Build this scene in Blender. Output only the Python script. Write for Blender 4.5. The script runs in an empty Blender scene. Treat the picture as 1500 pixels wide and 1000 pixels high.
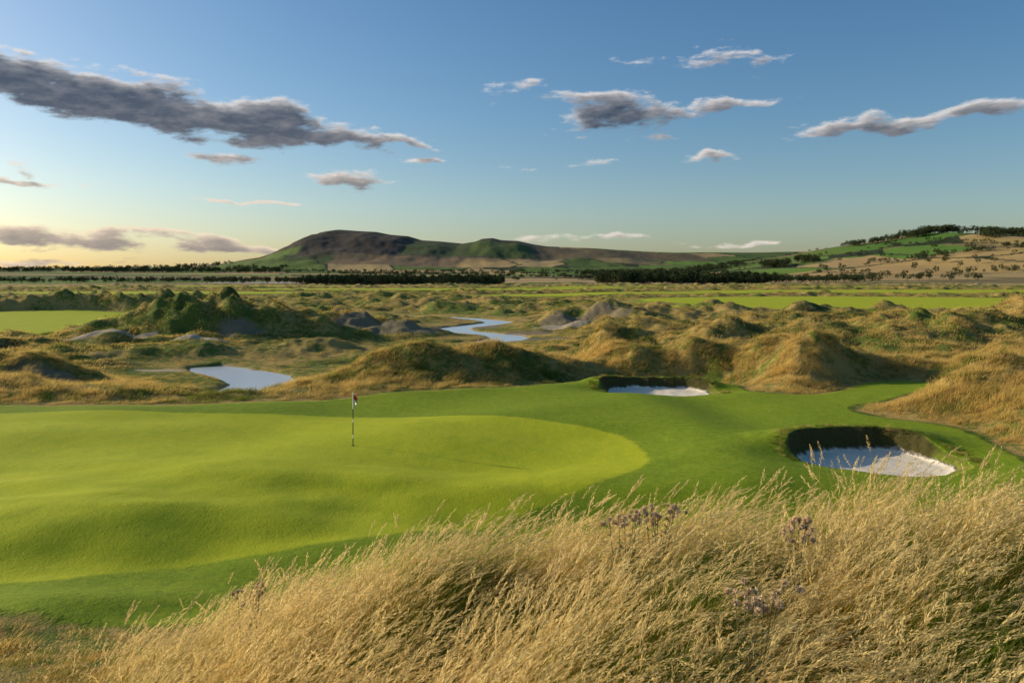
import bpy, math, numpy as np
from mathutils import Vector
F=1167.0; CZ=6.9
scene=bpy.context.scene
SUN_AZ=math.radians(-70); SUN_EL=math.radians(18)

# ------------------------------------------------------------------ noise
_g=np.random.default_rng(1).uniform(0,2*np.pi,(256,256)); GX=np.cos(_g); GY=np.sin(_g)
def pn(x,y):
    xf=np.floor(x); yf=np.floor(y); fx=x-xf; fy=y-yf
    xi=xf.astype(np.int64)&255; yi=yf.astype(np.int64)&255
    x1=(xi+1)&255; y1=(yi+1)&255
    u=fx*fx*fx*(fx*(fx*6-15)+10); v=fy*fy*fy*(fy*(fy*6-15)+10)
    a=GX[xi,yi]*fx+GY[xi,yi]*fy; b=GX[x1,yi]*(fx-1)+GY[x1,yi]*fy
    c=GX[xi,y1]*fx+GY[xi,y1]*(fy-1); d=GX[x1,y1]*(fx-1)+GY[x1,y1]*(fy-1)
    return (a+(b-a)*u)+((c+(d-c)*u)-(a+(b-a)*u))*v
def fbm(x,y,o=3,g=.5):
    s=0; a=1
    for i in range(o):
        s=s+a*pn(x+17.3*i,y-9.1*i); x=x*2.03; y=y*2.03; a*=g
    return s
def ss(a,b,x):
    t=np.clip((x-a)/(b-a),0,1); return t*t*(3-2*t)

# ------------------------------------------------------------------ layout
GREEN=[(5.3,31.6),(4.7,35),(1.5,37.6),(-1.7,38.9),(-6,40.3),(-10.6,41),(-25,39.8),(-38,37),(-38,20),(-20,18.0),(-12.5,18.4),(-8,20.0),(-3,22.3),(0,24.2),(3.6,27.4),(5,29.5)]
MOWN=[(-70,15),(-30,15),(-13,16),(-10.5,16.4),(-8,16),(0,16.5),(9,17),(14,20),(16.8,24),(18.6,27.5),(19.8,33),(20.0,36.3),(17.8,39),(17.6,41.5),(20.5,43.5),(24,47),(27.6,51.5),(26,54),(22,51),(18.3,47),(15.6,47.5),(15.0,51),(15.5,56),(12,58.0),(7,57),(4.5,53),(-2,48.5),(-7.6,46.5),(-11.7,44.3),(-15.7,43.5),(-19.7,42.2),(-27,42),(-70,42)]
RIVER=np.array([(-21,60),(-21,65),(-21.5,69),(-24.5,73.5),(-29,78.5),(-29,86),(-19,95),(-10,104),(-2,112),(-1.0,121),(-7.5,130),(-10,139),(-5.5,149),(-3,160),(-14,176),(-34,188),(-70,205)],float)
BUNK=[(14.1,30.9,3.35,3.0,0.50,.48),(9.4,50.8,3.9,3.4,0.70,.80)]
def cr(P,n=8):
    out=[]
    P=np.vstack([2*P[0]-P[1],P,2*P[-1]-P[-2]])
    for i in range(1,len(P)-2):
        for k in range(n):
            t=k/n; out.append(.5*((2*P[i])+(-P[i-1]+P[i+1])*t+(2*P[i-1]-5*P[i]+4*P[i+1]-P[i+2])*t*t+(-P[i-1]+3*P[i]-3*P[i+1]+P[i+2])*t**3))
    out.append(P[-2]); return np.array(out)
RIV=cr(RIVER,4)
def seg_d(x,y,a,b):
    dx,dy=b[0]-a[0],b[1]-a[1]
    t=np.clip(((x-a[0])*dx+(y-a[1])*dy)/(dx*dx+dy*dy),0,1)
    return np.hypot(x-a[0]-t*dx,y-a[1]-t*dy)
def poly_sd(x,y,P):
    d=np.full(x.shape,1e9); ins=np.zeros(x.shape,bool)
    for i in range(len(P)):
        a=P[i]; b=P[(i+1)%len(P)]
        d=np.minimum(d,seg_d(x,y,a,b))
        c=((a[1]>y)!=(b[1]>y))
        if a[1]!=b[1]:
            ins^=c&(x<(b[0]-a[0])*(y-a[1])/(b[1]-a[1])+a[0])
    return np.where(ins,d,-d)
def smooth_poly(P): 
    P=np.array(P+[P[0]],float); return [tuple(p) for p in cr(P,3)[:-1]]
GREENS=smooth_poly(GREEN); MOWNS=smooth_poly(MOWN)
def ell(x,y,cx,cy,rx,ry,rot=0):
    c,s=math.cos(math.radians(rot)),math.sin(math.radians(rot))
    a=((x-cx)*c+(y-cy)*s)/rx; b=(-(x-cx)*s+(y-cy)*c)/ry
    return np.hypot(a,b)
FAIR=[(-92,137,34,29,0),(98,205,66,46,-8),(56,176,26,16,10),(190,330,120,38,0),(40,300,60,18,5),(-150,330,70,25,0),(-40,420,110,30,0),(120,480,140,30,0),(-260,560,160,40,0)]
DUNES=[(-2,57.2,4.6,3.2,0,2.3),(-8.2,55,4.2,2.8,0,1.7),(-13,52.8,3.4,2.2,10,.8),(4.2,58.8,3.6,2.8,0,1.7),
 (9.3,70,2.8,4.5,0,4.4),(14.5,63,5,3.4,0,2.6),(20,57.5,4.6,3.2,-25,2.2),(24,55.5,3.4,2.3,-20,1.1),
 (30,37,8,6,0,1.9),(24.5,42,4.5,3,0,1.0),(30,49,8,5,0,1.0),(38,58,12,7,0,1.8),(41,80,16,8,0,2.6),(62,96,20,10,0,2.8),(24,84,8,5,0,1.6),
 (-41,111,8,6,0,4.0),(-31,115,7,6,0,2.5),(-51,109,8,6,0,1.9),(-21,124,9,6,0,1.9),(-12,119,3.5,3,0,.8),
 (-93,172,13,9,0,4.0),(-72,178,12,8,0,3.0),(-118,175,12,9,0,2.6),
 (-36,59,5.5,2.8,0,2.0),(-45,61,7,4,0,2.2),(-50,75,7,5,0,1.8),(-62,88,7,5,0,1.8),(-36,86,6,3.6,0,1.6),(-22,90,5,3.4,0,1.5),(-10,82,4,3,0,1.2),(1,78,4,3,0,1.4),
 (-25,46.2,6,1.4,0,.6),(-34,47,6,1.8,0,.7),
 (10,92,6,3.6,0,1.7),(16,118,7,4.4,0,2.0),(12,142,7,4.4,0,1.8),(30,140,11,5,0,2.6),(-14,164,12,6,0,1.4),(-45,150,12,6,0,2.6),(60,130,12,6,0,1.6),(36,108,7,4,0,2.0)]
SANDS=[(-52,101,6,2.2),(-38,98.5,4,1.5),(-26.5,59,3.4,1.0),(-33,75,3,1.0),(9,130,5,1.6),(-62,66,5,1.4)]
DIRT=[(-20,117.5,10,4),(-35,104,4,2),(12,136,9,4),(4,112,5,3),(-33,56.8,4,1.2),(-8,140,7,6),(2,124,5,4),(22,150,8,4),(-47,70,5,2.5)]
PM=[(-900,405),(-400,403),(0,400),(150,398),(300,396),(405,388),(440,376),(462,364),(480,351),(493,345),(505,343),(530,345),(555,346),(575,350),(600,352),(620,358),(650,360),(680,363),(698,360),(708,356),(722,355),(735,358),(758,359),(780,364),(800,367),(850,369),(900,373),(980,378),(1100,379),(1200,378),(1500,370),(2200,372)]
PR=[(950,404.5),(1040,398),(1100,392),(1180,380),(1240,368),(1310,358),(1350,350),(1400,353),(1450,349),(1500,345),(1600,338),(1900,350),(2400,372)]
def hillm(x,y):
    px=750+F*x/4500.0
    p=CZ+(405-np.interp(px,[a for a,b in PM],[b for a,b in PM]))*4500/F
    s=ss(2700,4500,y)*np.where(y>4500,1-.6*ss(4500,7000,y),1)
    g=fbm(x/300,y/520,5)
    return p*s*(1+.55*g*(1-s))
def hillr(x,y):
    px=750+F*x/2200.0
    p=CZ+(405-np.interp(px,[a for a,b in PR],[b for a,b in PR]))*2200/F
    s=ss(900,2200,y)*np.where(y>2200,1-.9*ss(2200,3400,y),1)
    p=p*ss(940,1100,px)
    return p*s*(1+.22*fbm(x/200,y/200,3)*(1-s))
def rivw(y): return .85+.3*ss(108,120,y)-4.0*ss(79,83,y)*(1-ss(105,109,y))
def terrain(x,y):
    x=np.asarray(x,float); y=np.asarray(y,float)
    r=np.hypot(x,y)
    sdm=np.full(x.shape,-60.0); sdg=np.full(x.shape,-60.0); rd=np.full(x.shape,99.0)
    m=(y>-2)&(y<72)&(np.abs(x)<85)
    if m.any():
        sdm[m]=poly_sd(x[m],y[m],MOWNS); sdg[m]=poly_sd(x[m],y[m],GREENS)
    m=(y>50)&(y<215)&(x>-85)&(x<25)
    if m.any():
        d=np.full(m.sum(),99.0)
        for i in range(len(RIV)-1): d=np.minimum(d,seg_d(x[m],y[m],RIV[i],RIV[i+1]))
        rd[m]=d
    wob=1+.10*fbm(x/25,y/25,2); lift=np.zeros(x.shape)
    for f in FAIR:
        q=ell(x,y,*f)*wob
        v=np.maximum((1-q)*min(f[2],f[3]),-60); sdm=np.maximum(sdm,v); sdg=np.maximum(sdg,v-1.5)
        lift=np.maximum(lift,1-ss(.9,1.45,q))
    R=ss(0,4.5,-sdm)
    base=-1.9*ss(46,66,y+1.5*fbm(x/15,y/15,2)); base=base+1.1*ss(12,42,x)*ss(46,66,y)
    base=base*(1-.5*ss(150,400,r))+1.3*lift*ss(100,200,r)
    near=ss(30,120,r)
    n1=fbm(x/13,y/11,4,.5); n2=1-2*np.abs(fbm(x/34+5,y/22,3)); n3=fbm(x/3.0,y/3.0,3)
    n4=fbm(x/80,y/60,3); n5=fbm(x/6.5+9,y/5,3,.5); n6=np.maximum(fbm(x/14+30,y/8.5,3,.46)-.02,0)
    farfade=1-ss(650,1100,r)
    calm=.25+.75*ss(6,16,rd)
    z=base+R*farfade*( (.35+.65*near)*n1*calm + ss(70,200,r)*(1.0*n2-.4)*calm*(1-.5*lift) +1.2*ss(100,400,r)*n4+ .24*n3*ss(16,22,r)*(.6+.4*ss(40,50,r))+(.50+.45*ss(75,160,r))*n5*calm*ss(30,50,r)+3.2*n6*calm*ss(72,130,r)*(1-lift))
    du=np.zeros(x.shape)
    for (cx,cy,rx,ry,ro,h) in DUNES:
        q=ell(x,y,cx,cy,rx*1.3,ry*1.35,ro)
        du=du+h*np.exp(-q*q)
    z=z+du*(.12+.88*R)*(1+.50*fbm(x/4.6+3,y/4.6,3,.5))
    # green contours
    flat=(1-R)*(y<75)*(1-.8*ss(6,12,x))
    z=z+flat*(.17*np.sin(x*.21+y*.13+1)+.14*np.sin(x*.33-y*.29)+.38*fbm(x/12,y/9,2)+.26*fbm(x/5.5+2,y/3.0,2)*(1-ss(24,33,y)))
    z=z-.80*np.exp(-((x-4.5)/8)**2-((y-22.0)/3.6)**2)-.40*np.exp(-((x+9)/7)**2-((y-19)/2.0)**2)+.38*np.exp(-((x+2)/7)**2-((y-27)/2.2)**2)
    z=z+.24*np.exp(-((x-8.2)/2.2)**2-((y-36)/7)**2)-.2*np.exp(-((x-11)/2.4)**2-((y-42)/5)**2)
    # foreground dune
    A=np.interp(x,[-30,-12,-8,-6,-4,-2.5,-1,2,5,12,30],[.35,.35,.55,1.05,2.0,2.55,2.9,3.35,3.65,3.8,3.7])
    fg=A*(1-ss(8.8,15.6,y+.8*fbm(x/3,y/3,2)))
    fg=fg*(1+.17*fbm(x/2.2,y/2.2,3))
    hump=np.maximum(5.25-A,0)*np.exp(-(r/2.7)**2)
    z=z+np.where(y<17,fg+hump,0)
    # river
    w=rivw(y)+.8*np.exp(-((x+24)/4.5)**2-((y-72.5)/5)**2)
    bank=1-ss(w,w+2.6,rd+.6*fbm(x/3,y/3,2))
    wet=1-ss(80,86,y)*(1-ss(102,108,y))
    z=np.where((rd<14),np.minimum(z,z*ss(3,14,rd)+(-1.95)*(1-ss(3,14,rd)))*wet+z*(1-wet),z)
    z=z*(1-bank)+(-2.75)*bank
    # bunkers
    sand=np.full(x.shape,-9.0); wall=np.zeros(x.shape)
    for (cx,cy,rx,ry,dp,rh) in BUNK:
        q=ell(x,y,cx,cy,rx,ry); ang=np.arctan2((y-cy)/ry,(x-cx)/rx)
        q=q*(1+.05*np.sin(ang*3+cx)+.03*np.sin(ang*5)+.05*fbm(x/.8,y/.8,2))
        fs=ss(-.10,.75,np.sin(ang)-.08*np.cos(ang))
        m=q<2.4
        zz=z+(rh*fs)*np.exp(-((q-1.02)/.5)**2)-.14*(1-fs)*np.exp(-((q-1.0)/.4)**2)
        wd=.30-.16*fs
        s=np.clip((1-q)/wd,0,1); s=s*s*(3-2*s)
        floor=-dp+.16*(q*q)+.05*fbm(x/1.1,y/1.1,2)
        zz=zz*(1-s)+floor*s
        z=np.where(m,zz,z)
        sd=(1-wd*(.60+.22*fs)-q)*min(rx,ry)
        sand=np.where(m,np.maximum(sand,sd),sand)
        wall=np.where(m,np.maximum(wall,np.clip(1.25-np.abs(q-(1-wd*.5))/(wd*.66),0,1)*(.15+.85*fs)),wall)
        sdm=np.where(m&(q<1.12),np.maximum(np.minimum(sdm,(q-1.02)*rx*2+.3),-.05),sdm)
    bs=sand.copy(); ns=np.full(x.shape,-9.0)
    for e in SANDS:
        q=ell(x,y,*e)*(1+.6*fbm(x/4,y/2.5,4)); ns=np.maximum(ns,(1-q)*min(e[2],e[3]))
    ns=np.maximum(ns,np.where(rd<12,(w+1.2+1.8*fbm(x/5,y/5,2)-rd)*.7,-9))
    dirt=np.full(x.shape,-9.0)
    for e in DIRT:
        q=ell(x,y,*e)*(1+.5*fbm(x/5,y/3,3)); dirt=np.maximum(dirt,(1-q)*min(e[2],e[3]))
    # far land
    z=z+22*ss(1000,3300,r)*(y>0)
    z=z+np.where(y>900,hillm(x,np.maximum(y,1))+hillr(x,np.maximum(y,1)),0)
    return dict(z=z,mown=sdm,green=sdg,sand=sand,nsand=ns,wall=wall,dirt=dirt,rd=rd,bs=bs,r=r)
def gz(x,y): return float(terrain(np.array([x]),np.array([y]))['z'][0])

# ------------------------------------------------------------------ node helper
class N:
    def __init__(s,nt): s.nt=nt; s.n=nt.nodes; s.l=nt.links
    def add(s,t,ins=None,**kw):
        n=s.n.new(t)
        for k,v in kw.items(): setattr(n,k,v)
        if ins:
            for k,v in ins.items():
                if isinstance(v,bpy.types.NodeSocket): s.l.new(v,n.inputs[k])
                else: n.inputs[k].default_value=v
        return n
    def m(s,op,a,b=0.0,c=0.0,clamp=False):
        return s.add('ShaderNodeMath',{0:a,1:b,2:c},operation=op,use_clamp=clamp).outputs[0]
    def mix(s,f,a,b,bt='MIX'):
        def c(v): return v if isinstance(v,bpy.types.NodeSocket) else (tuple(v)+(1,))[:4]
        n=s.add('ShaderNodeMix',{0:f,6:c(a),7:c(b)},data_type='RGBA',blend_type=bt); return n.outputs[2]
    def mr(s,v,a,b,c=0.0,d=1.0,sm=True):
        return s.add('ShaderNodeMapRange',{0:v,1:a,2:b,3:c,4:d},interpolation_type='SMOOTHSTEP' if sm else 'LINEAR').outputs[0]
    def noise(s,vec,sc,det=3.0,rough=.55):
        return s.add('ShaderNodeTexNoise',{'Vector':vec,'Scale':sc,'Detail':det,'Roughness':rough}).outputs[0]
    def attr(s,name): return s.add('ShaderNodeAttribute',attribute_name=name)
def newmat(name):
    m=bpy.data.materials.new(name); m.use_nodes=True; m.node_tree.nodes.clear(); return m,N(m.node_tree)
def simple(name,col,rough=.8,nsc=6.,var=.25,metal=0):
    m,n=newmat(name)
    pos=n.add('ShaderNodeTexCoord').outputs['Object']
    f=n.noise(pos,nsc)
    c=n.mix(f,[v*(1-var) for v in col],[min(1,v*(1+var)) for v in col])
    b=n.add('ShaderNodeBsdfPrincipled',{'Base Color':c,'Roughness':rough,'Metallic':metal})
    o=n.add('ShaderNodeOutputMaterial',{0:b.outputs[0]}); return m

# ------------------------------------------------------------------ terrain mesh
th=np.radians(np.concatenate([np.linspace(-180,-37,60,endpoint=False),np.linspace(-37,37,780),np.linspace(37,180,60,endpoint=False)[1:]]))
def geo(a,b,n): return np.exp(np.linspace(math.log(a),math.log(b),n,endpoint=False))
rr=np.concatenate([geo(.1,2,12),geo(2,15,100),geo(15,75,400),geo(75,180,210),geo(180,700,200),geo(700,5200,220),geo(5200,14000,12),[14000]])
TH,RR=np.meshgrid(th,rr); X=(RR*np.sin(TH)).ravel(); Y=(RR*np.cos(TH)).ravel()
T=terrain(X,Y)
nr,nc=RR.shape
me=bpy.data.meshes.new('terrain')
co=np.empty((nr*nc,3),np.float32); co[:,0]=X; co[:,1]=Y; co[:,2]=T['z']
i=np.arange(nr-1)[:,None]*nc; j=np.arange(nc)[None,:]; j2=(j+1)%nc
quads=np.stack([i+j,i+j2,i+nc+j2,i+nc+j],-1).reshape(-1,4)[:,::-1]
def fill(me,co,faces,smooth=True):
    k=faces.shape[1]
    me.vertices.add(len(co)); me.vertices.foreach_set('co',np.asarray(co,np.float32).ravel())
    me.loops.add(faces.size); me.loops.foreach_set('vertex_index',faces.astype(np.int32).ravel())
    me.polygons.add(len(faces)); me.polygons.foreach_set('loop_start',np.arange(0,faces.size,k,dtype=np.int32))
    me.polygons.foreach_set('use_smooth',np.full(len(faces),smooth))
    me.update(calc_edges=True)
fill(me,co,quads)
for a in ('mown','green','sand','nsand','wall','dirt'):
    at=me.attributes.new(a,'FLOAT','POINT'); at.data.foreach_set('value',np.clip(T[a],-60,60).astype(np.float32))
# field patchwork
def voronoi(x,y,sx,sy,rot,seed):
    c,s=math.cos(rot),math.sin(rot); u=(x*c+y*s)/sx; v=(-x*s+y*c)/sy
    rg=np.random.default_rng(seed); JX=rg.random((64,64)); JY=rg.random((64,64)); ID=rg.random((64,64))
    ui=np.floor(u).astype(int); vi=np.floor(v).astype(int)
    f1=np.full(x.shape,9.); f2=np.full(x.shape,9.); idd=np.zeros(x.shape)
    for a in (-1,0,1):
        for b in (-1,0,1):
            p=(ui+a)&63; q=(vi+b)&63
            d=np.maximum(np.abs(u-(ui+a)-.15-.7*JX[p,q]),np.abs(v-(vi+b)-.15-.7*JY[p,q]))
            n=d<f1; f2=np.where(n,f1,np.minimum(f2,d)); idd=np.where(n,ID[p,q],idd); f1=np.where(n,d,f1)
    return idd,f2-f1
fid,edge=voronoi(X,Y,250,330,.25,5)
PAL=np.array([(.42,.29,.12),(.12,.19,.03),(.46,.33,.14),(.08,.13,.025),(.24,.18,.08),(.14,.24,.035),(.36,.25,.11),(.10,.16,.03)])
fc=PAL[(fid*len(PAL)).astype(int)%len(PAL)]
def over(cx,cy,rx,ry,col,soft=.06):
    global fc
    q=np.maximum(np.abs(X-cx)/rx,np.abs(Y-cy)/ry); w=(1-ss(1-soft,1+soft,q))[:,None]
    fc=fc*(1-w)+np.array(col)*w
hm=hillm(X,np.maximum(Y,1))
w=(ss(30,95,hm+12*fbm(X/200,Y/200,3))*(X<250)*(Y>2700))[:,None]
hb=fbm(X/150,Y/260,4)[:,None]
heath=np.array([.062,.050,.038])*(1+.7*hb)
over(0,1250,200,330,(.48,.33,.15)); over(-330,1500,130,200,(.38,.26,.12))
over(890,1800,110,110,(.12,.23,.03)); over(1020,2050,150,110,(.09,.19,.025)); over(900,1480,170,190,(.52,.35,.13)); over(640,1450,120,150,(.48,.32,.13))
over(1130,1500,100,130,(.28,.28,.07)); over(640,1950,120,140,(.13,.20,.04)); over(500,1200,190,80,(.50,.34,.14));over(1160,1800,110,100,(.40,.29,.11)); over(420,1700,90,120,(.14,.22,.04)); over(760,1750,70,90,(.46,.31,.13))
fc=np.where(((edge<.045)&(Y>1300))[:,None],np.array([.03,.045,.018]),fc)
fc=fc*(1-w)+heath*w
over(-1130,3350,190,240,(.14,.20,.045)); over(-330,3850,180,330,(.055,.08,.027)); over(60,3750,260,240,(.065,.10,.024))
over(-480,3300,260,160,(.22,.15,.08)); over(500,3800,400,300,(.13,.10,.055))
over(-330,1030,60,60,(.55,.55,.55)); over(340,1100,60,80,(.40,.27,.12))
at=me.attributes.new('field','FLOAT_COLOR','POINT'); at.data.foreach_set('color',np.concatenate([fc,ss(560,760,np.hypot(X,Y)+60*fbm(X/90,Y/90,2))[:,None]],1).astype(np.float32).ravel())
ter=bpy.data.objects.new('ground',me); scene.collection.objects.link(ter)

m,n=newmat('links_ground')
pos=n.add('ShaderNodeNewGeometry').outputs['Position']
A=lambda k:n.attr(k).outputs['Fac']
big=n.noise(pos,.035,4); mid=n.noise(pos,.22,4); fin=n.noise(pos,1.6,5,.65); vf=n.noise(pos,14,3,.7)
straw=n.mix(mid,(.56,.39,.12),(.36,.26,.085)); grn=n.mix(fin,(.075,.12,.020),(.18,.25,.035))
rf=n.m('ADD',n.m('MULTIPLY',big,1.0),n.m('MULTIPLY',n.m('SUBTRACT',fin,.5),1.1)); rf=n.m('ADD',rf,n.m('MULTIPLY',n.m('SUBTRACT',mid,.5),.9))
rough=n.mix(n.mr(rf,.40,.62),straw,grn)
rough=n.mix(n.mr(n.noise(pos,.11,5,.7),.55,.65,0,.8),rough,(.05,.058,.02))
rough=n.mix(n.m('MULTIPLY',vf,.35),rough,(.11,.085,.03))
nb=n.m('MULTIPLY',n.m('SUBTRACT',fin,.5),.7)
apr=n.mix(mid,(.185,.275,.010),(.275,.35,.015)); apr=n.mix(n.mr(fin,.35,.75,0,.6),apr,(.34,.39,.025))
apr=n.mix(n.mr(vf,.3,.8,0,.5),apr,(.08,.15,.01)); apr=n.mix(n.mr(n.noise(pos,5,4,.7),.42,.75,0,.6),apr,(.09,.17,.010))
gr=n.mix(n.noise(pos,.35,3),(.39,.435,.014),(.52,.53,.024)); gr=n.mix(n.mr(vf,.3,.8,0,.45),gr,(.22,.29,.015)); gr=n.mix(n.mr(n.noise(pos,1.1,4,.6),.4,.7,0,.35),gr,(.27,.36,.015))
gm=n.mr(n.m('ADD',A('green'),n.m('MULTIPLY',nb,.5)),-.15,.15)
mow=n.mix(gm,apr,gr)
fr=n.mr(A('green'),-1.3,-.9); fr2=n.mr(A('green'),-.15,-.5); fr3=n.m('MULTIPLY',fr,fr2)
mow=n.mix(n.m('MULTIPLY',fr3,.15),mow,(.13,.22,.015))
mm=n.mr(n.m('ADD',A('mown'),nb),-.3,.2)
c=n.mix(mm,rough,mow)
dm=n.mr(n.m('ADD',A('dirt'),n.m('MULTIPLY',nb,2.)),-.3,.9,0,.85)
c=n.mix(dm,c,n.mix(fin,(.17,.135,.09),(.30,.245,.17)))
c=n.mix(n.mr(n.m('ADD',A('nsand'),n.m('MULTIPLY',nb,1.2)),-.2,.35),c,n.mix(fin,(.36,.29,.20),(.54,.46,.34)))
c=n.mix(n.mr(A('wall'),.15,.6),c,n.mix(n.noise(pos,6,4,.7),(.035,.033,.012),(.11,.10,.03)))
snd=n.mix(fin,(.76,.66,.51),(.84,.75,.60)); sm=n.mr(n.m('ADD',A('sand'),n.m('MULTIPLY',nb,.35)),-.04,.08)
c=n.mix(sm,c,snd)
fa=n.attr('field'); fcol=n.mix(n.noise(pos,.012,4,.7),fa.outputs['Color'],n.mix(.2,fa.outputs['Color'],(.09,.08,.045)))
c=n.mix(fa.outputs['Alpha'],c,fcol)
ks=n.m('MULTIPLY',n.mr(mm,0,1,.16,.020,False),n.mr(sm,0,1,1,.2,False))
hgt=n.m('ADD',n.m('MULTIPLY',n.m('ADD',vf,n.m('MULTIPLY',fin,2.)),ks),n.m('MULTIPLY',n.noise(pos,40,2),.008))
bp=n.add('ShaderNodeBump',{'Height':hgt,'Strength':.8,'Distance':1.0})
b=n.add('ShaderNodeBsdfPrincipled',{'Base Color':c,'Roughness':.95,'Normal':bp.outputs[0],'Specular IOR Level':.12})
n.add('ShaderNodeOutputMaterial',{0:b.outputs[0]})
me.materials.append(m)

# ------------------------------------------------------------------ river
rm=bpy.data.meshes.new('river'); vs=[];fs=[]
for k in range(len(RIV)):
    d=RIV[min(k+1,len(RIV)-1)]-RIV[max(k-1,0)]; d=d/np.hypot(*d); nx,ny=-d[1],d[0]; W=3.6 if RIV[k][1]<85 else 3.2
    vs+= [(RIV[k][0]-nx*W,RIV[k][1]-ny*W,-2.22),(RIV[k][0]+nx*W,RIV[k][1]+ny*W,-2.22)]
    if k and not (84<RIV[k][1]<104): fs.append((2*k-2,2*k,2*k+1,2*k-1)[::-1])
rm.from_pydata(vs,[],fs); ro=bpy.data.objects.new('river',rm); scene.collection.objects.link(ro)
m,n=newmat('river_water'); pos=n.add('ShaderNodeNewGeometry').outputs['Position']
bp=n.add('ShaderNodeBump',{'Height':n.noise(pos,3,3),'Strength':.3,'Distance':.05})
b=n.add('ShaderNodeBsdfPrincipled',{'Base Color':(.95,.91,.82,1),'Roughness':.32,'Metallic':.7,'Normal':bp.outputs[0]})
n.add('ShaderNodeOutputMaterial',{0:b.outputs[0]}); rm.materials.append(m)

# ------------------------------------------------------------------ grass materials
def grassmat(name,green,straw,dry,headc,tl=.45):
    m,n=newmat(name)
    t=n.attr('t').outputs['Fac']; rnd=n.attr('rnd').outputs['Fac']; hd=n.attr('head').outputs['Fac']
    pos=n.add('ShaderNodeNewGeometry').outputs['Position']
    oi=n.add('ShaderNodeObjectInfo').outputs['Random']
    pn_=n.noise(pos,.45,2); pn2=n.noise(pos,.09,2)
    f=n.m('ADD',n.m('MULTIPLY',t,.55),n.m('MULTIPLY',rnd,.55))
    f=n.m('ADD',f,n.m('MULTIPLY',n.m('SUBTRACT',pn_,.5),1.5)); f=n.m('ADD',f,n.m('MULTIPLY',n.m('SUBTRACT',pn2,.5),1.2))
    f=n.m('ADD',f,dry-.75+0.0); f=n.m('ADD',f,n.m('MULTIPLY',oi,.25))
    s=n.mix(rnd,straw,[v*.55 for v in straw])
    c=n.mix(n.mr(f,.05,.75),green,s)
    c=n.mix(hd,c,n.mix(rnd,headc,[v*.62 for v in headc]))
    c=n.mix(n.mr(t,0,.5,.85,0),c,(.024,.024,.008))  # deep shade between the blades, put into their colour towards the base
    d=n.add('ShaderNodeBsdfDiffuse',{'Color':c}); tr=n.add('ShaderNodeBsdfTranslucent',{'Color':c})
    mx=n.add('ShaderNodeMixShader',{0:tl,1:d.outputs[0],2:tr.outputs[0]})
    n.add('ShaderNodeOutputMaterial',{0:mx.outputs[0]}); return m
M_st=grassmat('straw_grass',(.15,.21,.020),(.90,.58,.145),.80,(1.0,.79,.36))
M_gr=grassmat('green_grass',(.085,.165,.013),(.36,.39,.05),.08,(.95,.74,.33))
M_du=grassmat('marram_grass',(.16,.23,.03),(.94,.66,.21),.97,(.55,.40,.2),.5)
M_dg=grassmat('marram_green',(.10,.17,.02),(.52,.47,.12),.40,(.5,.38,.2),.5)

def clump(name,n,H,rad,w,lean,curl,segs,headf,mat,seed,spread=.5,hv=.3,headlen=.2):
    R=np.random.default_rng(seed); V=[];Fc=[];At=[]
    for k in range(n):
        rr_=rad*math.sqrt(R.random()); a=R.random()*6.283; bx,by=rr_*math.cos(a),rr_*math.sin(a)
        hd=R.random()<headf
        h=H*(1-hv*R.random())*(1.0 if hd else .66)
        da=R.normal(0,spread); dx,dy=math.cos(da),math.sin(da)
        ln=lean*R.uniform(.5,1.4)+R.normal(0,.06); cu=curl*R.uniform(.4,1.6)*(1 if hd else 1.3)
        ww=w*R.uniform(.7,1.3)*(.55 if hd else 1); rn=R.random()
        pa=R.normal(0,.9)+math.pi/2; px,py=math.cos(pa),math.sin(pa)
        def P(t): 
            s=h*(ln*t+cu*t**2.4); z=h*(t-.35*cu*t**2.6); return (bx+dx*s,by+dy*s,z)
        b0=len(V)
        for q in range(segs+1):
            t=q/segs; p=P(t); wq=ww*.5*((1-t**2) if not hd else (1-.6*t)); wq=max(wq,w*.04)
            V.append((p[0]-px*wq,p[1]-py*wq,p[2])); V.append((p[0]+px*wq,p[1]+py*wq,p[2])); At+= [(t,rn,0)]*2
            if q: Fc.append((b0+2*q-2,b0+2*q-1,b0+2*q+1,b0+2*q))
        if hd:
            ns=int(17*headlen/.2)
            for q in range(ns):
                t=1-headlen*(q/ns)*.98/max(h,.3)*.8; p=P(t); p2=P(min(t+.05,1.05)); T_=np.array(p2)-np.array(p); T_/=np.linalg.norm(T_)
                env=math.sin(math.pi*min(1,(q+1.5)/ns*.9))**.7
                o=np.array([R.normal(),R.normal(),R.normal()]); o-=T_*o.dot(T_); o/=np.linalg.norm(o)
                L=(.022+.024*env)*R.uniform(.8,1.3); D=T_*.92+o*.32*env; D/=np.linalg.norm(D)
                s_=np.cross(D,np.array([R.normal(),R.normal(),R.normal()])); s_/=np.linalg.norm(s_); s_*=.0042*R.uniform(.8,1.3)
                p=np.array(p)+o*.004; b1=len(V)
                V+=[tuple(p),tuple(p+D*L*.5+s_),tuple(p+D*L),tuple(p+D*L*.5-s_)]; Fc.append((b1,b1+1,b1+2,b1+3)); At+=[(t,rn,1)]*4
    me=bpy.data.meshes.new(name); fill(me,np.array(V),np.array(Fc),True)
    At=np.array(At,np.float32)
    for q,nm in enumerate(('t','rnd','head')):
        at=me.attributes.new(nm,'FLOAT','POINT'); at.data.foreach_set('value',At[:,q].copy())
    me.materials.append(mat); return bpy.data.objects.new(name,me)

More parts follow.
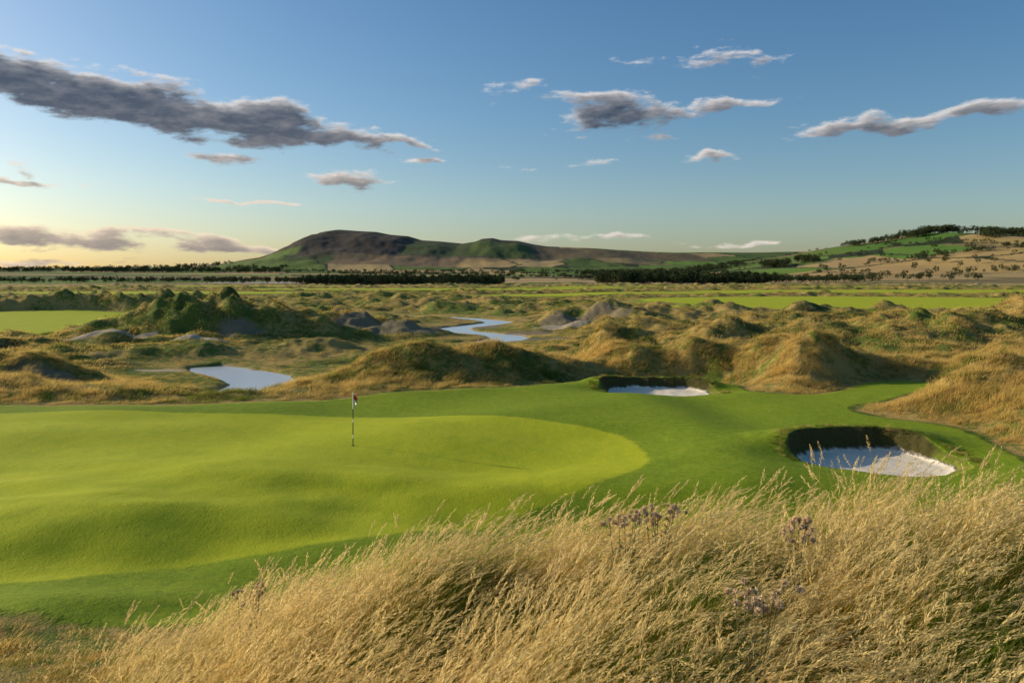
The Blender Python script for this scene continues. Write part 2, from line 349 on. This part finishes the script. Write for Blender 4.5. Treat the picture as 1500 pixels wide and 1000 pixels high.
def instancer(name,objs,pts,rot,scl,idx):
    col=bpy.data.collections.new(name+'_parts')
    for k,o in enumerate(objs): o.name='%s_part_%02d'%(name,k); col.objects.link(o)
    me=bpy.data.meshes.new(name); me.vertices.add(len(pts)); me.vertices.foreach_set('co',np.asarray(pts,np.float32).ravel())
    a=me.attributes.new('rot','FLOAT_VECTOR','POINT'); a.data.foreach_set('vector',np.asarray(rot,np.float32).ravel())
    a=me.attributes.new('scl','FLOAT_VECTOR','POINT'); a.data.foreach_set('vector',np.asarray(scl,np.float32).ravel())
    a=me.attributes.new('idx','INT','POINT'); a.data.foreach_set('value',np.asarray(idx,np.int32))
    me.update()
    ob=bpy.data.objects.new(name,me); scene.collection.objects.link(ob)
    g=bpy.data.node_groups.new(name+'_scatter','GeometryNodeTree')
    g.interface.new_socket('Geometry',in_out='INPUT',socket_type='NodeSocketGeometry'); g.interface.new_socket('Geometry',in_out='OUTPUT',socket_type='NodeSocketGeometry')
    gi=g.nodes.new('NodeGroupInput'); go=g.nodes.new('NodeGroupOutput'); ip=g.nodes.new('GeometryNodeInstanceOnPoints')
    ci=g.nodes.new('GeometryNodeCollectionInfo'); ci.inputs['Collection'].default_value=col; ci.inputs['Separate Children'].default_value=True; ci.inputs['Reset Children'].default_value=True
    def na(nm,ty):
        x=g.nodes.new('GeometryNodeInputNamedAttribute'); x.data_type=ty; x.inputs['Name'].default_value=nm; return x.outputs['Attribute']
    er=g.nodes.new('FunctionNodeEulerToRotation'); L=g.links.new
    L(na('rot','FLOAT_VECTOR'),er.inputs[0]); L(gi.outputs[0],ip.inputs['Points']); L(ci.outputs[0],ip.inputs['Instance'])
    ip.inputs['Pick Instance'].default_value=True; L(na('idx','INT'),ip.inputs['Instance Index']); L(er.outputs[0],ip.inputs['Rotation']); L(na('scl','FLOAT_VECTOR'),ip.inputs['Scale'])
    L(ip.outputs[0],go.inputs[0])
    md=ob.modifiers.new('scatter','NODES'); md.node_group=g; return ob
rng=np.random.default_rng(11)
def sector(n,r0,r1,a=37):
    r=np.sqrt(rng.uniform(r0*r0,r1*r1,n)); t=np.radians(rng.uniform(-a,a,n)); return r*np.sin(t),r*np.cos(t)
def slope_rot(x,y,z,k):
    e=.3; zx=(terrain(x+e,y)['z']-z)/e; zy=(terrain(x,y+e)['z']-z)/e
    return k*np.arctan(np.clip(zy,-1,1)),-k*np.arctan(np.clip(zx,-1,1))

# foreground
near=[]
for k in range(4): near.append(clump('g',70,1.40,.42,.0055,.22,.52,7,.40,M_st,100+k,headlen=.30,hv=.55,spread=.36))
for k in range(3): near.append(clump('g',130,1.30,.42,.0074,.12,.46,6,.10,M_gr,200+k,spread=.8,headlen=.28,hv=.55))
for k in range(2): near.append(clump('g',110,.42,.42,.006,.12,.35,4,.15,M_st,300+k,spread=1.0,headlen=.1))
near.append(clump('g',90,.36,.42,.007,.10,.35,4,.0,M_gr,310,spread=1.2,hv=.6))
x,y=sector(2500,2.4,17,40); Tn=terrain(x,y)
keep=(Tn['mown']<-.35)&(Tn['bs']<-.4)
dn=np.hypot(x,y); keep&=~((dn<3.8)&(rng.random(len(x))<.5))
x,y,z=x[keep],y[keep],Tn['z'][keep]; sd=Tn['mown'][keep]
low=1-ss(-6.2,-3.6,x+1.0*fbm(x/2,y/2,2))
gn=.46+.34*ss(0,3.5,x)+1.0*fbm(x/1.9,y/1.9,2)
u=rng.random(len(x)); idx=np.where(rng.random(len(x))<low,7+rng.integers(0,3,len(x)),np.where(u<gn,4+rng.integers(0,3,len(x)),rng.integers(0,4,len(x))))
sc=rng.uniform(.55,1.08,len(x))*(1-.35*low*(rng.random(len(x))))
sc*=np.clip(.55+.18*(-sd),.55,1.0)
rx_,ry_=slope_rot(x,y,z,.7)
sxy=np.maximum(sc,.8)
scl=np.stack([sxy,sxy,sc*rng.uniform(.85,1.1,len(x))],1); rot=np.stack([rx_+rng.normal(0,.05,len(x)),ry_+rng.normal(0,.05,len(x)),rng.normal(.05,.35,len(x))],1)
instancer('tall_grass',near,np.stack([x,y,z-.06],1),rot,scl,idx)

# dunes mid
mid_=[]
for k in range(3): mid_.append(clump('g',66,.96,.55,.017,.18,.45,3,0,M_du,400+k,spread=.7,hv=.65))
for k in range(2): mid_.append(clump('g',62,.72,.55,.020,.12,.40,3,0,M_dg,420+k,spread=1.0,hv=.55))
for k in range(2): mid_.append(clump('g',44,.84,1.0,.044,.18,.45,2,0,M_du,440+k,spread=.8,hv=.65))
for k in range(2): mid_.append(clump('g',44,.66,1.0,.052,.12,.35,2,0,M_dg,460+k,spread=1.0,hv=.55))
P=[];Rt=[];S=[];I=[]
for (r0,r1,nn,far,a) in ((17,46,5400,0,38),(42,78,14500,0,37),(78,130,9500,1,36),(130,280,12000,1,36),(280,520,9000,2,35)):
    x,y=sector(nn,r0,r1,a); Tn=terrain(x,y); fl=fbm(x/7,y/7,3) if far<2 else fbm(x/25,y/18,3)
    k=(Tn['mown']<-.45)&(Tn['sand']<-.2)&(Tn['nsand']<.0)&(Tn['rd']>rivw(y)+2.6)&(Tn['wall']<.1)&(rng.random(nn)>ss(-.2,.8,Tn['dirt'])*.9)
    k&=(fl+rng.normal(0,.15,nn)>-.40)
    x,y,z,sd,rdk=x[k],y[k],Tn['z'][k],Tn['mown'][k],Tn['rd'][k]; nk=len(x)
    g=.24+1.4*fbm(x/7+4,y/7,3)+.22*ss(70,110,np.hypot(x,y))-.22*(x>12)+.12*(x<-14)
    isg=rng.random(nk)<g
    idx=np.where(isg,3+rng.integers(0,2,nk),rng.integers(0,3,nk)) if not far else np.where(isg,7+rng.integers(0,2,nk),5+rng.integers(0,2,nk))
    s=rng.uniform(.40,1.20,nk)*np.clip(.45+.20*(-sd),.45,1.0)*(.40+.60*ss(5,14,rdk))
    rx_,ry_=slope_rot(x,y,z,.8); sx_=np.clip(s*1.1,.5,1.1)*(2.2 if far==2 else 1); 
    P.append(np.stack([x,y,z-.04],1)); Rt.append(np.stack([rx_+rng.normal(0,.06,nk),ry_+rng.normal(0,.06,nk),rng.normal(0,.5,nk)],1)); S.append(np.stack([sx_,sx_,s*rng.uniform(.7,1.1,nk)*(1.3 if far==2 else 1)],1)); I.append(idx)
# ragged turf fringe round the bunker lips
for (cx,cy,rx,ry,dp,rh) in BUNK:
    nn=170; a=rng.uniform(-.5,3.6,nn); q=rng.uniform(1.02,1.14,nn); x=cx+rx*q*np.cos(a); y=cy+ry*q*np.sin(a); z=terrain(x,y)['z']; s=rng.uniform(.16,.38,nn)
    P.append(np.stack([x,y,z-.02],1)); Rt.append(np.stack([rng.normal(0,.1,nn)]*2+[rng.uniform(0,6.28,nn)],1)); S.append(np.stack([s,s,s],1)); I.append(np.where(rng.random(nn)<.8,3,0))
instancer('dune_grass',mid_,np.concatenate(P),np.concatenate(Rt),np.concatenate(S),np.concatenate(I))

# ------------------------------------------------------------------ distant trees
mt,n=newmat('tree_foliage'); pos=n.add('ShaderNodeNewGeometry').outputs['Position']
c=n.mix(n.m('ADD',n.m('MULTIPLY',n.noise(pos,.15),.6),n.m('MULTIPLY',n.add('ShaderNodeObjectInfo').outputs['Random'],.4)),(.035,.05,.024),(.09,.11,.045))
d=n.add('ShaderNodeBsdfDiffuse',{'Color':c}); n.add('ShaderNodeOutputMaterial',{0:d.outputs[0]})
mb=simple('bark',(.06,.045,.03))
def tree(seed,con):
    R=np.random.default_rng(seed); V=[];Fc=[];M=[]
    def limb(a,b,r0,r1):
        b0=len(V); a=np.array(a);b=np.array(b)
        for p,r in ((a,r0),(b,r1)):
            for k in range(6): V.append((p[0]+r*math.cos(k*1.047),p[1]+r*math.sin(k*1.047),p[2]))
        for k in range(6): Fc.append((b0+k,b0+(k+1)%6,b0+6+(k+1)%6,b0+6+k)); M.append(1)
    limb((0,0,-.05),(0,0,.75),.025,.01)
    cen=[]
    for k in range(14):
        if con: zz=R.uniform(.22,.98); rr_=.20*(1.02-zz)*1.1
        else: zz=R.uniform(.32,.88); rr_=.30*math.sin(math.pi*min(1,(zz-.15)/.85))**.6
        a=R.random()*6.28; cc=(rr_*math.cos(a),rr_*math.sin(a),zz); cen.append(cc)
        if k<5: limb((0,0,zz*.6),cc,.010,.004)
    for cc in cen:
        cs=R.uniform(.07,.13)
        for q in range(26):
            p=np.array(cc)+R.normal(0,cs*.6,3); nrm=R.normal(0,1,3); nrm/=np.linalg.norm(nrm)
            u=np.cross(nrm,R.normal(0,1,3)); u/=np.linalg.norm(u); v=np.cross(nrm,u); s=.035
            b0=len(V); V.extend([tuple(p+u*s),tuple(p+v*s),tuple(p-u*s),tuple(p-v*s)]); Fc.append((b0,b0+1,b0+2,b0+3)); M.append(0)
    me=bpy.data.meshes.new('tree'); fill(me,np.array(V),np.array(Fc),False); me.materials.append(mt); me.materials.append(mb)
    me.polygons.foreach_set('material_index',np.array(M,np.int32)); return bpy.data.objects.new('tree',me)
trees=[tree(1,0),tree(2,0),tree(3,0),tree(4,1),tree(5,1)]
Z=[(-181,-9,660,770,520,6.5,9,1),(80,225,665,770,500,8,11,1),(-640,-230,850,1150,340,5,9,0),
 (1060,1175,2080,2200,170,16,24,0),(1090,1420,1820,1960,330,14,22,0),(590,720,1820,1950,150,12,20,0),(160,620,2000,2300,380,10,18,0),(-500,100,2000,2400,160,8,14,0),
 (380,640,1050,1250,60,8,13,0),(700,1400,1300,1340,120,7,12,0),(760,1300,1640,1700,120,8,14,0),(-1500,-800,2600,3000,420,10,20,0),(-2600,-1200,2800,3600,700,12,20,0),(260,420,900,960,60,7,11,0),
 (-900,900,2750,2850,260,9,15,0),(900,1100,2100,2200,60,12,18,0),(600,1400,1100,2100,160,8,14,0)]
P=[];S=[];I=[]
for (x0,x1,y0,y1,nn,h0,h1,con) in Z:
    x=rng.uniform(x0,x1,nn); y=rng.uniform(y0,y1,nn)
    if nn>60 and not con:
        k=fbm(x/70,y/70,2)>-.12; x,y=x[k],y[k]
    nk=len(x); z=terrain(x,y)['z']; h=rng.uniform(h0,h1,nk); wv=h*rng.uniform(.9,1.5,nk)
    P.append(np.stack([x,y,z],1)); S.append(np.stack([wv,wv,h],1)); I.append(rng.integers(0,3,nk) if not con else rng.integers(1,5,nk))
# hedgerow trees along the field boundaries
hk=np.nonzero((edge<.045)&(Y>1300)&(Y<2600)&(X>-.2*Y)&(np.abs(X)<Y*.68))[0]; hk=rng.choice(hk,420,replace=False)
x,y=X[hk],Y[hk]; h=rng.uniform(4,10,len(x)); P.append(np.stack([x,y,T['z'][hk]],1)); S.append(np.stack([h*1.5,h*1.5,h],1)); I.append(rng.integers(0,3,len(x)))
P=np.concatenate(P); nk=len(P)
instancer('distant_trees',trees,P,np.stack([np.zeros(nk),np.zeros(nk),rng.uniform(0,6.28,nk)],1),np.concatenate(S),np.concatenate(I))

# ------------------------------------------------------------------ thistles
M_fl=simple('thistle_down',(.80,.62,.40),.9,40,.2); M_tb=simple('thistle_bract',(.28,.16,.07),.9,60,.4); M_ts=simple('thistle_stem',(.16,.15,.05),.9,10,.3)
def thistle(x,y,tipz,seed,ns=7):
    R=np.random.default_rng(seed); z0=gz(x,y); H=tipz-z0; V=[];Fc=[];M=[]
    def tube(a,b,r0,r1):
        b0=len(V)
        for p,r in ((a,r0),(b,r1)):
            for k in range(6): V.append((p[0]+r*math.cos(k*1.047),p[1]+r*math.sin(k*1.047),p[2]))
        for k in range(6): Fc.append((b0+k,b0+(k+1)%6,b0+6+(k+1)%6,b0+6+k)); M.append(0)
    def quad(p,u,v,m): b0=len(V); V.extend([tuple(p),tuple(p+u*.5+v),tuple(p+u),tuple(p+u*.5-v)]); Fc.append((b0,b0+1,b0+2,b0+3)); M.append(m)
    for s in range(ns):
        top=np.array([R.normal(.06,.15),R.normal(0,.08),H*R.uniform(.86,1)]); base=np.array([R.normal(0,.03),R.normal(0,.02),0]); midp=(base+top)/2+np.array([R.normal(0,.02),0,0])
        tube(base,midp,.006,.005); tube(midp,top,.005,.003)
        for q in range(14):
            t=R.uniform(.15,.85); p=base+(top-base)*t; a=R.random()*6.28; L=.14*(1.1-t)+.03
            u=np.array([math.cos(a),math.sin(a),R.uniform(-.2,.6)])*L; quad(p,u,np.cross(u,[0,0,1])*.16,0)
        tips=[top]+[top+np.array([R.normal(0,.05),R.normal(0,.05),R.uniform(-.09,-.01)]) for _ in range(3)]
        for tp in tips:
            tube(top-np.array([0,0,.10]),tp,.003,.002)
            for q in range(40):
                d=R.normal(0,1,3); d/=np.linalg.norm(d); 
                quad(tp-np.array([0,0,.012])+d*.002,d*.015,np.cross(d,R.normal(0,1,3))*.0035,2)
            fl=R.random()<.8
            for q in range(200 if fl else 40):
                d=R.normal(0,1,3)+np.array([.2,0,.6]); d/=np.linalg.norm(d)
                quad(tp,d*R.uniform(.018,.042),np.cross(d,R.normal(0,1,3))*.0022,1)
    me=bpy.data.meshes.new('thistle'); fill(me,np.array(V),np.array(Fc),False)
    for mm_ in (M_ts,M_fl,M_tb): me.materials.append(mm_)
    me.polygons.foreach_set('material_index',np.array(M,np.int32)); o=bpy.data.objects.new('thistle',me); o.location=(x,y,z0); scene.collection.objects.link(o)
def tip(px,py,d): return CZ-(py-405)/F*d
for k,(px,py,d) in enumerate([(912,745,8.7),(965,740,9.0),(1090,852,6.0),(365,855,10.0),(1160,752,8.0)]):
    thistle((px-750)/F*d,d,tip(px,py,d),50+k)

# ------------------------------------------------------------------ golf flag
fx,fy=-6.53,32.7; fz=gz(fx,fy)
root=bpy.data.objects.new('golf_flag',None); root.location=(fx,fy,fz); scene.collection.objects.link(root)
def cyl(name,r0,r1,z0,z1,mat,n_=16,cap=True):
    V=[];Fc=[]
    for z_,r in ((z0,r0),(z1,r1)):
        for k in range(n_): a=2*math.pi*k/n_; V.append((r*math.cos(a),r*math.sin(a),z_))
    for k in range(n_): Fc.append((k,(k+1)%n_,n_+(k+1)%n_,n_+k))
    if cap: Fc.append(tuple(range(n_,2*n_)))
    me=bpy.data.meshes.new(name); me.from_pydata(V,[],Fc); me.materials.append(mat)
    o=bpy.data.objects.new(name,me); o.parent=root; scene.collection.objects.link(o); return o
Wm=simple('pole_white',(.8,.8,.78),.4,5,.04); Bm=simple('pole_black',(.03,.03,.03),.4,5,.1); Rm=simple('flag_red',(.6,.03,.03),.8,8,.2); Cm=simple('cup_dark',(.02,.02,.015),.8)
zs=[0,.3,.45,.95,1.1,1.5,2.12]; cm=[Bm,Wm,Bm,Wm,Bm,Wm]
for k in range(6): cyl('pole_%d'%k,.019,.019,zs[k],zs[k+1],cm[k],cap=(k==5))
cyl('finial',.03,.014,2.12,2.18,Wm)
cyl('cup_rim',.075,.075,-.02,.012,Cm)
V=[];Fc=[];nx_,nz_=14,10
for a in range(nx_+1):
    for b_ in range(nz_+1):
        s=a/nx_; t=b_/nz_
        V.append((.02+.17*s*(1-.15*t)+.02*math.sin(9*t+3*s),.05*math.sin(s*11+t*2)*s**.5,2.09-.28*t-.16*s*s-.06*s))
for a in range(nx_):
    for b_ in range(nz_): i0=a*(nz_+1)+b_; Fc.append((i0,i0+1,i0+nz_+2,i0+nz_+1))
me=bpy.data.meshes.new('flag_cloth'); me.from_pydata(V,[],Fc); me.materials.append(Rm); me.materials.append(Wm)
for p in me.polygons: p.use_smooth=True; p.material_index=1 if (p.index%nz_)>=6 else 0
o=bpy.data.objects.new('flag_cloth',me); o.parent=root; scene.collection.objects.link(o)

# ------------------------------------------------------------------ sky: Nishita world + cloud layer on a far dome
w=bpy.data.worlds.new('World'); scene.world=w; w.use_nodes=True
nt=w.node_tree; nt.nodes.clear(); n=N(nt)
sky=n.add('ShaderNodeTexSky',sky_type='NISHITA'); sky.sun_disc=False; sky.sun_elevation=SUN_EL; sky.sun_rotation=SUN_AZ; sky.air_density=1.0; sky.dust_density=1.2; sky.ozone_density=2.4
hs=n.add('ShaderNodeHueSaturation',{'Color':sky.outputs[0],'Saturation':1.26})
bg=n.add('ShaderNodeBackground',{0:hs.outputs[0],1:.125}); n.add('ShaderNodeOutputWorld',{0:bg.outputs[0]})
# px,py,half-width,half-height,tilt,weight
CL=[(40,118,150,36,-9,1.6),(150,142,150,40,-8,1.7),(265,170,120,35,-7,1.6),(380,185,130,36,-4,1.8),(480,200,105,20,-4,1.5),(570,210,70,10,-3,1.2),(10,72,22,9,0,.6),(190,106,65,10,-4,.65),(310,148,70,12,-4,.6),
 (350,233,56,11,0,.8),(45,260,80,9,-5,1.0),(505,264,66,15,-3,.95),(365,297,85,4,-3,.8),(110,350,210,18,-1,1.0),(30,352,90,20,0,1.0),(290,352,100,14,-1,.9),(370,364,130,9,-3,.85),(60,385,140,6,0,.7),
 (905,172,100,30,2,1.05),(865,146,85,11,-2,.65),(1025,157,26,12,0,.75),(1045,90,70,13,-3,.5),(1094,95,17,14,0,.55),(1235,187,105,10,3,1.1),(1330,178,90,9,5,1.0),(1420,165,130,13,7,1.2),(1490,157,80,10,5,1.1),(930,195,50,9,0,.6),
 (1040,232,44,6,3,.7),(790,247,72,5,4,.6),(900,351,110,6,0,.85),(1085,353,85,5,0,.8),(610,237,40,4,0,.6),(1120,148,60,5,2,.4),(775,132,50,6,0,.42),(-250,150,150,30,-5,.9),(1750,140,120,16,4,.8)]
azs=np.radians(np.linspace(-50,50,1500)); els=np.radians(np.linspace(-.3,30,460))
AZ,EL=np.meshgrid(azs,els); AZ=AZ.ravel(); EL=EL.ravel()
def cdens(u,v):
    u2=u+46*fbm(u*.009,v*.026,3); v2=v+13*fbm(u*.0125+40,v*.035,3)
    cur=np.full(u.shape,-1.2)
    for (px,py,hw,hh,rt,wt) in CL:
        az=math.atan((px-750)/F); el=math.atan((405-py)*math.cos(az)/F); c_=math.cos(az)
        sx=hw*.857*c_*c_*1.1; sy=hh*.857*c_*1.15; c2,si=math.cos(math.radians(rt)),math.sin(math.radians(rt))
        du,dv=u2-az*1000,v2-el*1000; dv=dv  # flatter undersides than tops
        b=(-du*si+dv*c2)/sy; b=np.where(b<0,b*1.25,b)
        cur=np.maximum(cur,wt*(1-np.hypot((du*c2+dv*si)/sx,b)))
    return cur+.74*fbm(u*.013,v*.052,7,.65)-.06
U=AZ*1000; Vv=EL*1000
d0=cdens(U,Vv); D0=np.clip(d0/.75,0,1.6)
occ=0
for (du,dv,wq) in ((-5,4,.3),(-9,10,.35),(-12,18,.35)): occ=occ+wq*np.clip(cdens(U+du,Vv+dv)/.55,0,1.7)
lit=np.exp(-2.4*occ-.60*np.clip(D0-.25,0,1.6)); lit=np.clip(lit*1.15,0,1)
lit=np.clip(lit+.14*fbm(U*.03,Vv*.09,5,.6)*np.clip(D0,0,1)+.03,0,1)[:,None]
warm=(1-ss(0,230,Vv))[:,None]*(.35+.65*ss(200,-500,U))[:,None]
bright=np.array([.80,.76,.74])*(1-warm)+np.array([.97,.76,.54])*warm
darkc=np.array([.052,.072,.112])*(1-warm)+np.array([.30,.26,.25])*warm
cc=darkc*(1-lit)+bright*lit
al=ss(0,.85,D0)[:,None]*.95
RD=25000.; dm_=bpy.data.meshes.new('sky'); 
co=np.stack([RD*np.sin(AZ)*np.cos(EL),RD*np.cos(AZ)*np.cos(EL),RD*np.sin(EL)+CZ],1)
ni,nj=len(els),len(azs); i=np.arange(ni-1)[:,None]*nj; j=np.arange(nj-1)[None,:]
qd=np.stack([i+j,i+j+1,i+nj+j+1,i+nj+j],-1).reshape(-1,4)
hit=(al[:,0]>0)[qd].any(1)        # keep only the parts of the dome that carry cloud
fill(dm_,co,qd[hit])
at=dm_.attributes.new('cloud','FLOAT_COLOR','POINT'); at.data.foreach_set('color',np.concatenate([cc,al],1).astype(np.float32).ravel())
so_=bpy.data.objects.new('sky',dm_); scene.collection.objects.link(so_)
m,n=newmat('cloud_layer'); a=n.attr('cloud'); e=n.add('ShaderNodeEmission',{'Color':a.outputs['Color'],'Strength':1.0}); t=n.add('ShaderNodeBsdfTransparent')
mx=n.add('ShaderNodeMixShader',{0:a.outputs['Alpha'],1:t.outputs[0],2:e.outputs[0]}); n.add('ShaderNodeOutputMaterial',{0:mx.outputs[0]}); dm_.materials.append(m)
m.cycles.emission_sampling='NONE'

# ------------------------------------------------------------------ sun & camera
L=bpy.data.lights.new('sun','SUN'); L.energy=5.0; L.angle=math.radians(.5); L.color=(1,.85,.60)
so=bpy.data.objects.new('sun',L); S_=Vector((math.sin(SUN_AZ)*math.cos(SUN_EL),math.cos(SUN_AZ)*math.cos(SUN_EL),math.sin(SUN_EL)))
so.rotation_euler=S_.to_track_quat('Z','Y').to_euler(); so.location=(-30,30,40); scene.collection.objects.link(so)
cam=bpy.data.cameras.new('camera'); cam.sensor_width=36; cam.lens=28.0; cam.shift_y=-95/1500; cam.clip_start=.05; cam.clip_end=60000
co_=bpy.data.objects.new('camera',cam); co_.location=(0,0,CZ); co_.rotation_euler=(math.pi/2,0,0); scene.collection.objects.link(co_); scene.camera=co_
scene.view_settings.view_transform='Standard'; scene.view_settings.look='None'; scene.view_settings.exposure=0
print('camera ground',gz(0,0))
